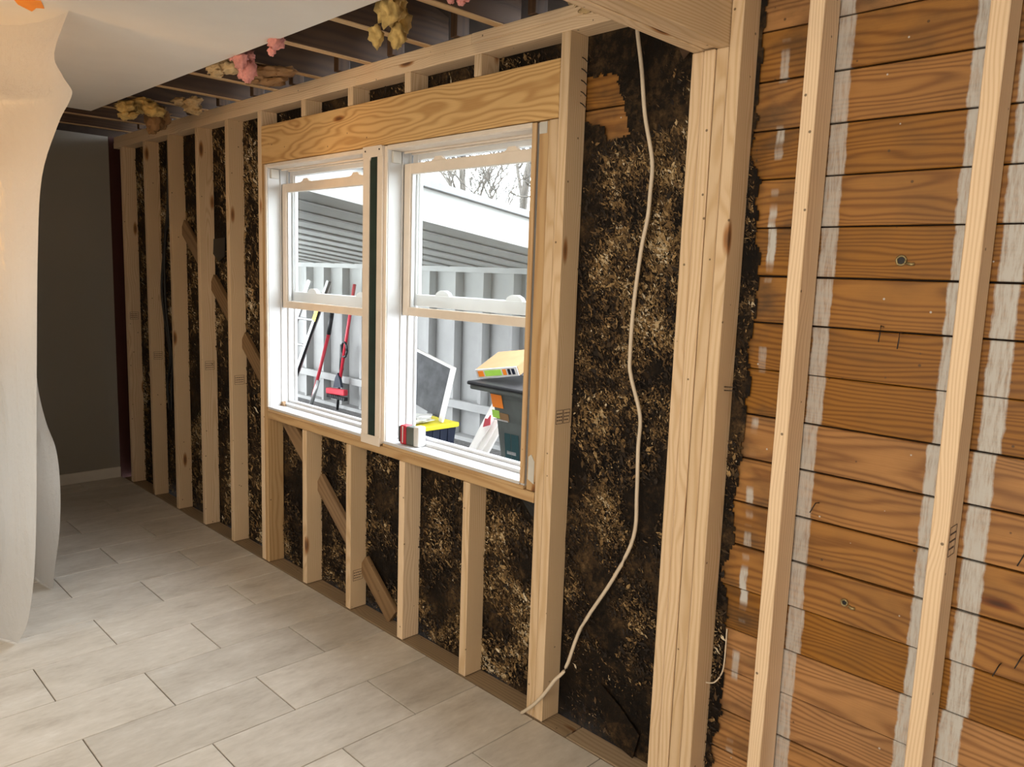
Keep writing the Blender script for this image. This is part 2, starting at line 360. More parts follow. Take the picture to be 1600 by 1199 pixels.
P = [board('post_ply', (1.719+.0385*i, D/2+(.003, 0, .002, 0)[i], .001), (1.719+.0385*i, D/2+(.003, 0, .002, 0)[i], 2.1935 if i < 3 else 2.43), D, .0362, (0, 1, 0), PINE, wall, .003) for i in range(4)]
# let-in diagonal brace in pieces between the studs
def bz(x): return 1.76 - (x+1.90)*.80
for a, b in ((-1.95, -1.587), (-1.545, -1.203), (-1.16, -.832), (-.748, -.403), (-.360, -.013), (.030, .268)):
    board('diagonal_brace', (a, .073, bz(a)), (b, .073, bz(b)), .092, .022, (.62, 0, .78), BRACE, wall)
# right side boards
for k in range(-2, 17):
    z = .298+.1295*k; g = random.choice((.0012, .002, .0026, .0034)); j = random.uniform(0, .003)
    board('plank', (1.20, .107+j, z+.06475), (X1, .107+j, z+.06475), round(.1295-2*g, 4), .018, (0, 0, 1), PLANK, wall)
# nails left in the boards
def nail(pts, r=.0016): return tube('nail', pts, r, STEEL, wall, 6)
for x, z in ((2.245, 1.475), (2.29, 1.462)): nail([(x, .105, z), (x+.002, .075, z+.004), (x+.006, .062, z-.014), (x+.005, .06, z-.035)])
for x, z in ((2.125, .995), (2.60, .99), (2.62, .755), (2.58, .72)): nail([(x, .105, z), (x+.002, .072, z+.006), (x-.006, .06, z-.02)])
for k in range(5): nail([(1.25, .06, 2.27-.035*k), (1.262, .062, 2.263-.035*k), (1.276, .062, 2.25-.035*k)], .0018)
for x, z in ((1.862, 1.28), (1.858, 1.27)): nail([(1.853, .04, z), (1.885, .045, z+.002)], .0015)
for x, z, r in ((2.271, 1.639, .009), (2.217, .747, .006)):
    link('knot_hole', mesh('knot_hole', *tube_data([(0, 0, 0), (0, -.0015, 0)], r, 12)), BLACK, wall, Matrix.Translation((x, .0972, z)))
    tube('hole_collar', [(x+(r+.002)*math.cos(k*math.pi/8), .0958, z+(r+.002)*math.sin(k*math.pi/8)) for k in range(17)], .0028, BRASS, wall, 6)
    tube('hole_chip', [(x+r*.6+.008, .0962, z-.006), (x+r+.014, .0958, z-.009), (x+r+.022, .0962, z-.008)], .004, BRASS, wall, 6)
# grade stamps: small ink frames with rules inside
def stamp(x, y, z, wy, hz, par, cells=2):
    bm = bmesh.new(); cw = wy/cells
    for c in range(cells):
        a = c*cw+.002; b = (c+1)*cw-.002
        for q in (0, hz): bm_box(bm, 0, .0006, a, b, q-.0008, q+.0008)
        for q in (a, b): bm_box(bm, 0, .0006, q-.0008, q+.0008, 0, hz)
        for i in range(1, 4):
            u = a+.004
            while u < b-.006:
                l = random.uniform(.003, .009); bm_box(bm, 0, .0006, u, min(u+l, b-.003), hz*i/4-.0022, hz*i/4+.0022); u += l+.003
    return link('grade_stamp', from_bm('grade_stamp', bm), STAMP, par, Matrix.Translation((x, y, z)))
stamp(1.2527, .006, 1.078, .074, .046, wall)
for x, z in ((-2.7706, 1.17), (-2.352, .93), (-1.547, .95), (-1.162, .91)): stamp(x+.0003, .014, z, .06, .05, wall, 1)
stamp(.0283, .014, .135, .055, .05, wall, 1); stamp(2.4672, .01, .965, .05, .07, wall, 1)

# tar paper sheets on the wall, torn along the edge beside the post
EDGE = [(0, 1.868), (.266, 1.885), (.514, 1.887), (.75, 1.872), (.95, 1.887), (1.215, 1.898), (1.36, 1.894), (1.577, 1.905), (1.77, 1.885), (1.925, 1.862), (2.4, 1.864)]
def edge_x(z):
    for (a, xa), (b, xb) in zip(EDGE, EDGE[1:]):
        if a <= z <= b: return xa+(xb-xa)*(z-a)/(b-a)
    return 1.865
HOLES = [[(1.20, 2.217), (1.376, 2.205), (1.40, 2.12), (1.436, 2.012), (1.35, 2.004), (1.33, 2.05), (1.20, 2.09)]]
def inside(x, z, P):
    c = False
    for i in range(len(P)):
        (a, b), (d, e) = P[i], P[i-1]
        if (b > z) != (e > z) and x < (d-a)*(z-b)/(e-b)+a: c = not c
    return c
def pdisp(x, z):
    p = Vector((x*3.1, z*3.1, .7)); return .0935 - .010*max(-.2, noise.fractal(p, .9, 2.2, 5))
def paper(x0, x1, z0, z1, step=.02, ragged=False, off=0.0):
    nx, nz = max(2, int((x1-x0)/step)), max(2, int((z1-z0)/step)); vs, fs, ok = [], [], []
    for j in range(nz+1):
        for i in range(nx+1):
            z = z0+(z1-z0)*j/nz; x = x0+(x1-x0)*i/nx
            if j in (0, nz): z += .008*noise.noise(Vector((x*14, z*5, 3)))
            vs.append((x, min(pdisp(x, z)-off, .0965), z))
    for j in range(nz):
        for i in range(nx):
            xc, zc = x0+(x1-x0)*(i+.5)/nx, z0+(z1-z0)*(j+.5)/nz
            if ragged and xc > edge_x(zc)+.022*noise.fractal(Vector((1, zc*9, 0)), .8, 2, 4): continue
            hx = .010*noise.fractal(Vector((xc*30, zc*30, 4)), .8, 2, 2)
            if any(inside(xc+hx, zc+hx, h) for h in HOLES): continue
            a = j*(nx+1)+i; fs.append((a, a+1, a+nx+2, a+nx+1))
    return link('tar_paper', mesh('tar_paper', vs, fs, True), PAPER, wall)
for i, (a, b) in enumerate(((-.02, .84), (.82, 1.72), (1.70, 2.41))):
    paper(-2.89, -.79, a, b, .035, off=.002*i); paper(1.17, 1.94, a, b, .007, True, off=.002*i)
paper(-.80, 1.19, -.02, .80, .025); paper(-.80, 1.19, 2.10, 2.41, .04)
poly('torn_flap', [(-1.645, .084, 1.713), (-1.395, .084, 1.725), (-1.395, .08, 1.62), (-1.47, .078, 1.585), (-1.56, .08, 1.64)], .003, BLACK, wall)
poly('torn_flap', [(1.0, .084, .783), (1.172, .084, .783), (1.172, .082, .70), (1.09, .08, .705), (1.04, .08, .755)], .003, BLACK, wall)
poly('torn_flap', [(1.44, .084, .20), (1.53, .083, .15), (1.615, .08, .09), (1.60, .07, .005), (1.52, .075, .02), (1.46, .08, .1)], .003, PAPER, wall)
poly('torn_flap', [(1.60, .083, 2.32), (1.655, .083, 2.30), (1.66, .082, 2.24), (1.625, .08, 2.205), (1.60, .083, 2.25)], .004, OLDW, wall)

# shreds of old backing stuck to the tar paper (nobody could count them)
vs, fs, cols = [], [], []
RAMP = [(.018, .012, .008), (.045, .027, .012), (.10, .060, .025), (.19, .115, .045), (.31, .205, .09), (.45, .34, .19), (.60, .52, .38)]
def shred(x, z, l, wd, col):
    a = random.gauss(math.pi/2, .75); dx, dz = math.cos(a), math.sin(a); px, pz = -dz, dx; b = len(vs); y = pdisp(x, z)-.0035
    for t_, ww, yo in ((-.5, .25, .0), (-.1, 1.0, random.uniform(.001, .006)), (.2, .8, random.uniform(0, .006)), (.5, .15, random.uniform(.002, .012))):
        ww *= random.uniform(.6, 1.3)
        for s in (-.5, .5): vs.append((x+dx*l*t_+px*wd*ww*s, y-yo, z+dz*l*t_+pz*wd*ww*s)); cols.append((*col, 1))
    for q in range(3): fs.append((b+2*q, b+2*q+1, b+2*q+3, b+2*q+2))
ZONES = [(-2.88, -.80, .01, 2.33, 25000, 1.3), (-.75, 1.17, .01, .78, 20000, 1.0), (1.26, 1.69, .30, 2.02, 16000, .85), (1.26, 1.66, .02, .30, 350, .7), (1.85, 1.93, .02, 1.9, 900, .7), (-.75, 1.2, 2.27, 2.33, 700, .8), (1.26, 1.66, 1.95, 2.3, 150, .6)]
for xa, xb, za, zb, num, sc in ZONES:
    made = tries = 0
    while made < num and tries < num*14:
        tries += 1; x = random.uniform(xa, xb); z = random.uniform(za, zb)
        dn = noise.fractal(Vector((x*6, z*6, 2.2)), .8, 2.1, 3)+.45*noise.noise(Vector((x*1.7, z*1.7, 9)))
        if dn < random.uniform(-.55, .5): continue
        if any(inside(x, z, h) for h in HOLES) or (xa > 1.8 and x > edge_x(z)-.004): continue
        u = dn*.55+random.gauss(.20, .21)+(.12 if x < -.8 else 0)
        c = RAMP[max(0, min(len(RAMP)-1, int(u*7)))]
        k = random.uniform(.75, 1.2); c = tuple(q*k for q in c)
        big = random.random() < .06
        shred(x, z, sc*(random.uniform(.02, .045) if big else random.uniform(.006, .022)), sc*(random.uniform(.008, .018) if big else random.uniform(.002, .008)), c); made += 1
me = mesh('backing_shreds', vs, fs); ca = me.color_attributes.new('tint', 'FLOAT_COLOR', 'POINT'); ca.data.foreach_set('color', [q for c in cols for q in c])
tag(link('backing_shreds', me, RESID, wall), kind='stuff')

# ------------------------------------------------------------------ windows
def window(n, x0, x1, zb, zu, label):
    z0, z1 = .850, 2.062
    bm = bmesh.new()   # outer frame: two jambs, head, sill, front lip in warm-lit white
    for b in ((x0-.045, x0-.018, z0-.05, z1+.05), (x1+.018, x1+.045, z0-.05, z1+.05), (x0-.018, x1+.018, z0-.05, z0-.013), (x0-.018, x1+.018, z1+.012, z1+.05)): bm_box(bm, b[0], b[1], .151, .172, b[2], b[3])
    fr = link('window_%d' % n, from_bm('window_casing', bm), VINYL)
    tag(fr, label, 'window', kind='structure')
    box('jamb', x0-.018, x0, .004, .165, z0-.02, z1+.01, VINYL, fr); box('jamb', x1, x1+.018, .004, .165, z0-.02, z1+.01, VINYL, fr)
    box('jamb_edge', x0-.020, x0-.002, -.003, .004, z0-.005, z1+.010, CREAM_WARMLIT, fr); board('jamb_edge', (x1+.012, .0005, z0-.005), (x1+.012, .0005, z1+.010), .020, .007, (1, 0, 0), CREAM_WARMLIT if n == 1 else TANW, fr, .001)
    box('head_jamb', x0, x1, .004, .165, z1-.006, z1+.010, CREAM_WARMLIT, fr); box('head_jamb_edge', x0-.001, x1+.001, -.003, .004, z1-.004, z1+.012, CREAM_WARMLIT, fr)
    box('window_sill', x0, x1, -.004, .075, z0-.012, z0, VINYL, fr); box('sill_step', x0, x1, .075, .165, z0-.012, z0+.014, VINYL, fr); box('sill_stop', x0, x1, .110, .120, z0+.014, z0+.026, VINYL, fr)
    box('stool_board', x0-.016, x1+.018, .0, .10, z0-.026, z0-.013, TANW, fr)
    for s, xx in ((1, x0), (-1, x1)):       # tracks up both jambs
        for y, d in ((.070, .006), (.109, .010), (.146, .012)):
            a, b = sorted((xx, xx+s*d)); box('track_rib', a, b, y, y+.006, z0+.014, z1-.006, VINYL, fr, bev=.0008)
        a, b = sorted((xx, xx+s*.012)); box('balance_block', a, b, .018, .060, z1-.055, z1-.008, LATCH, fr)
    for y in (.070, .109): box('head_stop', x0+.012, x1-.012, y, y+.008, z1-.014, z1-.006, CREAM_WARMLIT, fr)
    def sash(name, xa, xb, za, zt, ya, yb, st, top, bot, mat):
        bm = bmesh.new()
        for b in ((xa, xa+st, za, zt), (xb-st, xb, za, zt)): bm_box(bm, b[0], b[1], ya, yb, b[2], b[3])
        bmesh.ops.bevel(bm, geom=bm.edges[:], offset=.002, segments=1, affect='EDGES', profile=.5)
        s = link(name, from_bm(name, bm), mat, fr)
        for zz0, zz1, nm in ((za, za+bot, 'bottom_rail'), (zt-top, zt, 'top_rail')): box(nm, xa+st, xb-st, ya, yb, zz0, zz1, mat, s, bev=.002)
        for b in ((xa+st, xa+st+.009, za+bot, zt-top), (xb-st-.009, xb-st, za+bot, zt-top)): box('glazing_bead', b[0], b[1], ya+.006, yb-.006, b[2], b[3], VINYL, s, bev=.001)
        g = link('glass_pane', mesh('glass_pane', [(xa+st, (ya+yb)/2, za+bot), (xb-st, (ya+yb)/2, za+bot), (xb-st, (ya+yb)/2, zt-top), (xa+st, (ya+yb)/2, zt-top)], [(0, 1, 2, 3)]), GLASS, s)
        return s
    lo = sash('raised_sash', x0+.007, x1-.007, zb, zb+.622, .078, .106, .040, .042, .036, CREAM_WARMLIT)
    up = sash('upper_sash', x0+.013, x1-.013, zu-.05, 2.050, .117, .144, .036, .024, .050, VINYL)
    for fx in (.27, .78):
        xc = x0+(x1-x0)*fx; zt = zb+.622; prof = [(-.06, 0), (-.03, .006), (-.018, .018), (.018, .018), (.03, .006), (.06, 0)]
        poly('tilt_latch', [(xc+a, .098, zt+b-.001) for a, b in prof], .016, CREAM_WARMLIT, lo)
        prof = [(-.045, 0), (-.036, .013), (-.015, .022), (.015, .022), (.036, .013), (.045, 0)]
        poly('sash_lock', [(xc+a, .136, zu+b-.001) for a, b in prof], .018, VINYL, up)
    return fr
window(1, -.735, .112, 1.362, 1.447, 'white sash window left of the cream mullion with its lower sash raised')
window(2, .288, 1.100, 1.386, 1.476, 'white sash window right of the cream mullion with its lower sash raised')
# mullion cover: cream boards, top and bottom tabs, green strip set back
mu = empty('window_mullion', (.2, .0, .83)); tag(mu, 'cream mullion post with a dark green strip between the two windows', 'mullion')
box('side_board', .132, .174, -.012, .09, .836, 2.074, CREAM_WARMLIT, mu); box('side_board', .230, .268, -.012, .09, .836, 2.074, CREAM_WARMLIT, mu)
box('green_strip', .174, .230, -.0085, .006, .85, 2.04, GREEN, mu)
poly('end_tab', [(.131, -.012, 2.030), (.170, -.012, 2.030), (.182, -.012, 2.018), (.190, -.012, 2.032), (.269, -.012, 2.032), (.269, -.012, 2.068), (.262, -.012, 2.076), (.131, -.012, 2.076)], .004, CREAM_WARMLIT, mu)
poly('end_tab', [(.131, -.012, .822), (.269, -.012, .822), (.269, -.012, .862), (.131, -.012, .862)], .004, CREAM_WARMLIT, mu)
for x, z in ((.150, 2.058), (.250, 2.060)): link('nail_head', mesh('nail_head', *tube_data([(0, 0, 0), (0, -.002, 0)], .004, 8)), STEEL, mu, Matrix.Translation((x, -.0155, z)))
# metal patches on the old jack
tp = poly('metal_patch', [(1.137, .0035, .865), (1.166, .0035, .852), (1.166, .0035, .932), (1.150, .0035, .955), (1.137, .0035, .945)], .0015, LATCH, wall)
tp = poly('metal_patch', [(1.131, .0035, 2.035), (1.165, .0035, 2.035), (1.166, .0035, 2.072), (1.131, .0035, 2.072)], .0015, LATCH, wall)

# ------------------------------------------------------------------ beam, joists, attic
be = empty('ceiling_beam', (1.757, .05, 2.195)); tag(be, 'heavy laminated lumber beam resting on the post of studs', 'beam')
for i, (xc, dz) in enumerate(((1.7185, 0.0), (1.757, .003), (1.7955, -.002))): board('beam_ply', (xc, Y0+.01, 2.3125+dz), (xc, .089, 2.3125+dz), .235, .037, (0, 0, 1), PINE, be)
JX = [-.246+.3905*k for k in range(-6, 5)]
for x in JX:
    if x > 1.65: continue
    o = board('ceiling_joist', (x, Y0+.02, 2.485), (x, .085, 2.485), .140, .038, (0, 0, 1), OLDW)
    far = x < -1.9
    own = {-1.42: 'dark joist directly above the yellow fibreglass batt', -.25: 'dark joist beside the largest pink insulation tuft', .14: 'dark joist beside the small lone pink tuft', .93: 'dark joist from which the torn yellow insulation hangs', 1.32: 'dark joist nearest to the heavy beam'}
    hit = [l for q, l in own.items() if abs(q-x) < .06]
    if hit: tag(o, hit[0], 'joist', 'ceiling joists over the window wall')
    else: tag(o, 'old dark ceiling joist over the end of the stud wall' if far else 'old dark ceiling joist running out to the new top plate', 'joist', 'joists past the drywall edge' if far else 'ceiling joists over the window wall')
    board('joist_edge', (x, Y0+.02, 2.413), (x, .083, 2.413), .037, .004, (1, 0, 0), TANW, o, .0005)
    bk = board('roof_block', (x+.16, .02, 2.416), (x+.16, .02, 2.515), .06, .036, (0, 1, 0), OLDW); tag(bk, 'short dark block standing on the top plate between two joists', 'block', 'blocks between the joists')

def clump(name, loc, size, mat, seed, sag):
    rnd = random.Random(seed); bm = bmesh.new()
    for k in range(9):
        r = rnd.uniform(.35, .62); c = Vector((rnd.uniform(-.6, .6), rnd.uniform(-.6, .6), rnd.uniform(-.6, .6)))
        if k > 6: c.z = -.9; r = rnd.uniform(.22, .32)
        for v in bmesh.ops.create_icosphere(bm, subdivisions=3, radius=r)['verts']:
            n = noise.fractal(v.co*6+Vector((seed*3.3+k, k*1.7, 0)), .7, 2.1, 4); p = c+v.co*(1+.55*n)
            v.co = Vector((p.x*size[0], p.y*size[1], p.z*size[2]-sag*max(0, -p.z)))
    return link(name, from_bm(name, bm, True), mat, None, Matrix.Translation(loc))
INS = [('insulation_batt', (-1.42, -.36, 2.375), (.17, .10, .035), INSY, 'yellow fibreglass batt hanging at the far corner of the drywall', .06),
 ('kraft_paper', (-1.60, -.20, 2.37), (.10, .07, .045), INSB, 'brown kraft paper scrap hanging below the yellow batt', .07),
 ('insulation_clump', (-1.22, -.17, 2.385), (.11, .06, .03), INST, 'tan clump lying at the top plate near the far studs', .03),
 ('insulation_clump', (-.31, -.42, 2.385), (.10, .06, .03), INST, 'tan insulation tuft beside the largest pink tuft', .02),
 ('insulation_clump', (-.13, -.41, 2.375), (.055, .045, .035), INSP, 'largest pink insulation tuft hanging at the drywall edge', .06),
 ('insulation_clump', (.205, -.46, 2.385), (.05, .04, .022), INSP, 'small pink insulation tuft hanging alone in the next joist bay', .04),
 ('kraft_paper', (-.28, -.22, 2.385), (.16, .10, .022), INSB, 'wrinkled tan paper sagging between joists above the top plate', .02),
 ('insulation_batt', (.83, -.37, 2.40), (.09, .08, .06), INSY, 'torn yellow insulation piece hanging over the window header', .09),
 ('insulation_clump', (1.10, -.33, 2.41), (.05, .05, .03), INSP, 'pink insulation tuft next to the torn yellow piece', .03),
 ('foam_bead', (1.33, -.005, 2.425), (.09, .035, .05), INST, 'tan spray foam bead at the end of the upper plate by the beam', .01)]
for i, (n, loc, s, m, lab, sag) in enumerate(INS):
    tag(clump(n, (loc[0], loc[1], loc[2]+.012), s, m, i+1, sag*.6), lab, 'foam' if 'foam' in n else 'paper' if 'kraft' in n else 'insulation')

# ------------------------------------------------------------------ cables
tag(tube('power_cable', spline([(1.466, .06, 2.336), (1.475, .05, 2.30), (1.498, .05, 2.189), (1.519, .05, 2.058), (1.554, .05, 1.925), (1.554, .05, 1.832), (1.55, .05, 1.757), (1.533, .05, 1.662), (1.516, .05, 1.486), (1.513, .05, 1.326), (1.522, .05, 1.267), (1.564, .05, 1.151), (1.564, .05, 1.049), (1.569, .05, .906), (1.566, .05, .759), (1.495, .05, .598), (1.376, .045, .388), (1.337, .02, .235), (1.315, -.012, .19), (1.277, -.02, .126), (1.225, -.022, .06), (1.172, -.02, .008)]), .0062, CABW, None, 10),
    'white electrical cable dangling between the king stud and the post', 'cable')
for i, (dx, dy) in enumerate(((0, 0), (.035, .012))):
    tag(tube('power_cable', spline([(-2.13+dx, .06, 2.33), (-2.161+dx, .06, 1.935), (-2.231+dx*.3, .06, 1.695), (-2.295+dx*1.5, .06, 1.406), (-2.257+dx, .06, 1.199), (-2.188, .06+dy, .952), (-2.244+dx, .06+dy, .776), (-2.24+dx, .065, .60)]), .009, CABB, None), 'black cable hanging in the dark bay between far studs', 'cable', 'black cables in the far bay')
tag(tube('loose_wire', spline([(1.907, .06, .572), (1.908, .058, .479), (1.902, .058, .432), (1.885, .05, .40), (1.858, .05, .388)]), .0022, CABW, None, 6), 'thin bent wire sticking out beside the post', 'wire')

# ------------------------------------------------------------------ plastic sheeting
def sheet(name, edge, dirv, length, label, seed, fold=.05):
    vs, fs = [], []; E = spline(edge, 5); nu = 44; base = Vector((E[-1].x, E[-1].y, .0))
    for p in E:
        for i in range(nu+1):
            s = length*(i/nu)**1.4; f = fold*min(1, s*4)
            off = f*noise.fractal(Vector((s*3.2+seed*5, p.z*.55, seed)), .9, 2, 3)+.4*f*math.sin(s*11+p.z*1.3+seed)
            vs.append(p+Vector(dirv)*s+Vector((-dirv[1], dirv[0], 0))*off-base)
    n = nu+1
    for j in range(len(E)-1):
        for i in range(nu): a = j*n+i; fs.append((a, a+1, a+n+1, a+n))
    me = mesh(name, vs, fs, True); o = link(name, me, PLASTIC, None, Matrix.Translation(base)); return tag(o, label, 'plastic sheet')
def nrm(a, b): l = math.hypot(a, b); return (a/l, b/l, 0)
pa = sheet('plastic_sheeting', [(-.02, -1.07, 2.386), (-.05, -1.11, 2.25), (.03, -1.112, 2.17), (.125, -1.115, 2.115), (.14, -1.115, 2.095), (.11, -1.117, 2.07), (.01, -1.125, 2.01), (-.17, -1.135, 1.85), (-.21, -1.15, 1.58), (-.27, -1.16, 1.11), (-.35, -1.165, .60), (-.40, -1.175, .32), (-.47, -1.19, .12), (-.56, -1.21, .006)], nrm(-1, -.22), 2.0, 'milky plastic sheeting hung from the ceiling and glowing warm from a lamp', 1)
sheet('plastic_sheeting', [(-1.2, -.96, 1.6), (-1.16, -.955, 1.15), (-1.145, -.95, .959), (-1.041, -.95, .823), (-.90, -.95, .72), (-.862, -.95, .558), (-.908, -.95, .336), (-1.02, -.95, .12), (-1.07, -.95, .006)], nrm(-1, -.18), 1.5, 'second pale sheet bulging out behind the warm plastic sheeting', 2, .04)
tag(poly('orange_tape', [(-.02, -1.23, 2.3875), (.02, -1.16, 2.3875), (-.06, -1.13, 2.3875), (-.075, -1.15, 2.3875), (-.13, -1.15, 2.3875), (-.085, -1.20, 2.3875)], .0008, TAPE, None, (0, 0, -1)), 'orange tape holding the plastic sheeting to the ceiling', 'tape')

# ------------------------------------------------------------------ outside: shed roof, back wall, yard
tag(box('ground', -45, 12, .16, 45, -.2, -.08, GRND, bev=0), 'dark gravel yard outside the windows', 'ground', kind='structure')
YB, SL, XR = 3.1, .13, -.90
def rz(y): return 1.62+SL*(YB-y)
sh = empty('shed', (-3.5, YB, -.08)); tag(sh, 'white painted open shed with bare studs and a low sloping roof', 'shed')
for k in range(18):      # lapped roof boards running down the slope
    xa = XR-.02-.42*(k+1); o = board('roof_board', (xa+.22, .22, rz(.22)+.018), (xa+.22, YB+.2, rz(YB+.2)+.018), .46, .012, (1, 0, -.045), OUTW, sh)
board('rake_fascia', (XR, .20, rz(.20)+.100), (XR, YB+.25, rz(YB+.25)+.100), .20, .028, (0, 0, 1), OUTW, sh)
board('roof_cover', (XR-4.2, .18, rz(.18)+.070), (XR-4.2, YB+.27, rz(YB+.27)+.070), 8.36, .02, (1, 0, 0), ROOFM, sh)
board('shingle_edge', (XR-.4, .18, rz(.18)+.225), (XR-.4, YB+.27, rz(YB+.27)+.225), .90, .045, (1, 0, 0), ROOFM, sh)
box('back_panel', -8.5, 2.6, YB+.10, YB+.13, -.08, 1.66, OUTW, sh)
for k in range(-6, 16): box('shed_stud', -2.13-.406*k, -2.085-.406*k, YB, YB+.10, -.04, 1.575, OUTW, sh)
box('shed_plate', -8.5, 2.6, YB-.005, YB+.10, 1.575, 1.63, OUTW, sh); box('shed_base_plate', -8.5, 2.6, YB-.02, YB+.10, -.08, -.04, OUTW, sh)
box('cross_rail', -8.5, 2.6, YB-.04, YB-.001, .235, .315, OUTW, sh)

# bare trees beyond the shed
def bare_tree(loc, h, seed, label, r0):
    rnd = random.Random(seed); root = empty('bare_tree', loc); vt, ft, vb, fb = [], [], [], []
    def grow(p, d, l, r, dep):
        pts = [p]; q = p
        for i in range(4):
            d = (d+Vector((rnd.uniform(-1, 1), rnd.uniform(-1, 1), rnd.uniform(-.5, .8)))*.16).normalized(); q = q+d*l/4; pts.append(q)
        tube_data(pts, [r*(1-.12*i) for i in range(5)], 6 if dep < 2 else 4, vt if dep == 0 else vb, ft if dep == 0 else fb)
        if dep >= 5: return
        for i in range(4 if dep else 9):
            j = rnd.randint(1, 4); a = Vector((rnd.uniform(-1, 1), rnd.uniform(-1, 1), rnd.uniform(-.1, .9))).normalized()
            grow(pts[j], (d*.6+a*.8).normalized(), l*rnd.uniform(.45, .68), max(.011, r*(.40 if dep == 0 else .58)), dep+1)
    grow(Vector((0, 0, 0)), Vector((0, 0, 1)), h, r0, 0)
    link('trunk', mesh('trunk', vt, ft, True), BARK, root, Matrix.Translation(loc)); link('branches', mesh('branches', vb, fb, True), BARK, root, Matrix.Translation(loc))
    return tag(root, label, 'tree')
bare_tree((-6.6, 10.0, -.08), 5.0, 3, 'thick bare tree showing above the shed roof by the right pane edge', .30)
bare_tree((-17.0, 17.5, -.08), 7.0, 5, 'thinner bare tree whose fine twigs rise over the middle of the shed roof', .20)
bare_tree((-27.5, 25.0, -.08), 9.5, 9, 'slender bare tree over the shed roof near the mullion', .22)

# wheeled bin
bi = empty('wheeled_bin', (-.06, 1.45, -.08)); tag(bi, 'dark grey wheeled bin with an orange sticker in the yard', 'bin')
prof = [(-.08, .62), (.0, .66), (.45, .74), (.72, .84), (.86, .93), (.90, 1.0)]; bx, by = -.075, 1.45; vs, fs = [], []
for z, s in prof:
    for a, b in ((-1, -.8), (-.8, -1), (.8, -1), (1, -.8), (1, .8), (.8, 1), (-.8, 1), (-1, .8)): vs.append((bx+a*.288*s, by+b*.30*s, z))
for j in range(len(prof)-1):
    for i in range(8): fs.append((j*8+i, j*8+(i+1) % 8, j*8+8+(i+1) % 8, j*8+8+i))
fs.append(tuple(range(7, -1, -1))); link('bin_body', mesh('bin_body', vs, fs), GREYP, bi)
box('bin_rim', bx-.345, bx+.345, by-.345, by+.35, .895, .925, GREYP, bi, bev=.012, seg=2)
bm = bmesh.new(); bm_box(bm, bx-.355, bx+.355, by-.36, by+.37, .922, .945); bmesh.ops.bevel(bm, geom=bm.edges[:], offset=.010, segments=2, affect='EDGES', profile=.5); ld = link('bin_lid', from_bm('bin_lid', bm), BLACK, bi)
for s in (-1, 1):
    tube('wheel', [(bx+s*.20-.02, by+.24, .02), (bx+s*.20+.02, by+.24, .02)], .10, BLACK, bi, 16)
tube('handle', [(bx-.2, by+.39, .90), (bx+.2, by+.39, .90)], .014, BLACK, bi)
def on_front(u, z):      # point on the sloping front of the body
    for (za, sa), (zb, sb) in zip(prof, prof[1:]):
        if za <= z <= zb: s = sa+(sb-sa)*(z-za)/(zb-za); return (bx+u, by-.30*s-.002, z)
def sticker(u0, u1, z0, z1, m, name='sticker'): return poly(name, [on_front(u0, z0), on_front(u1, z0), on_front(u1, z1), on_front(u0, z1)], .0015, m, bi)
sticker(-.215, -.125, .800, .880, ORANGE); sticker(-.225, -.165, .735, .782, LIME); sticker(-.163, -.09, .725, .772, CARD); sticker(-.22, -.10, .722, .731, PAPERW)
sticker(-.135, -.02, .46, .655, TEAL, 'recess_panel'); sticker(-.085, -.078, .46, .655, GREYP, 'panel_rib'); sticker(-.12, -.045, .53, .55, PAPERW)
# opened carton on the bin lid
ct = empty('cardboard_tray', (-.30, 1.30, .953)); tag(ct, 'open cardboard tray with a printed white side tilted on the bin lid', 'box')
R = Matrix.Translation((-.30, 1.30, 1.045)) @ Matrix.Rotation(math.radians(10), 4, 'Z') @ Matrix.Rotation(math.radians(-9), 4, 'Y') @ Matrix.Rotation(math.radians(20), 4, 'X')
def tb(name, b, m):
    bm = bmesh.new(); bm_box(bm, *b); return link(name, from_bm(name, bm), m, ct, R)
tb('tray_top', (-.15, .15, -.12, .14, .022, .028), CARD); tb('tray_bottom', (-.15, .15, -.12, .14, -.028, -.024), CARD); tb('tray_side', (-.15, .15, -.125, -.12, -.028, .028), PAPERW); tb('tray_side', (-.154, -.15, -.12, .14, -.028, .028), GREYP); tb('tray_side', (.15, .154, -.12, .14, -.028, .028), CARD)
for a, b, m in ((-.135, -.095, ORANGE), (-.085, .035, LIME), (.045, .07, ORANGE), (.082, .10, NAVY), (.11, .13, NAVY)): tb('printed_block', (a, b, -.1265, -.125, -.018, .018), m)
tag(blob('plastic_bag', (-.33, 1.63, 1.07), (.11, .09, .095), PAPERW, .5, 1.8, 3, seed=4), 'crumpled white plastic bag on the bin lid behind the tray', 'bag')
# tote
to = empty('storage_tote', (-2.04, 1.92, -.08)); tag(to, 'dark storage tote with a yellow lid standing in the yard', 'tote')
vs, fs = [], []
for z, q in ((-.08, .88), (.31, 1)):
    for a, b in ((-1, -1), (1, -1), (1, 1), (-1, 1)): vs.append((-2.04+a*.21*q, 1.92+b*.31*q, z))
link('tote_body', mesh('tote_body', vs, [(0, 1, 5, 4), (1, 2, 6, 5), (2, 3, 7, 6), (3, 0, 4, 7), (3, 2, 1, 0)]), NAVY, to)
for k in range(7): box('tote_rib', -1.848, -1.825, 1.66+.08*k, 1.675+.08*k, .05, .30, NAVY, to)
box('tote_lid', -2.27, -1.81, 1.59, 2.25, .305, .345, YEL, to, bev=.01, seg=2)
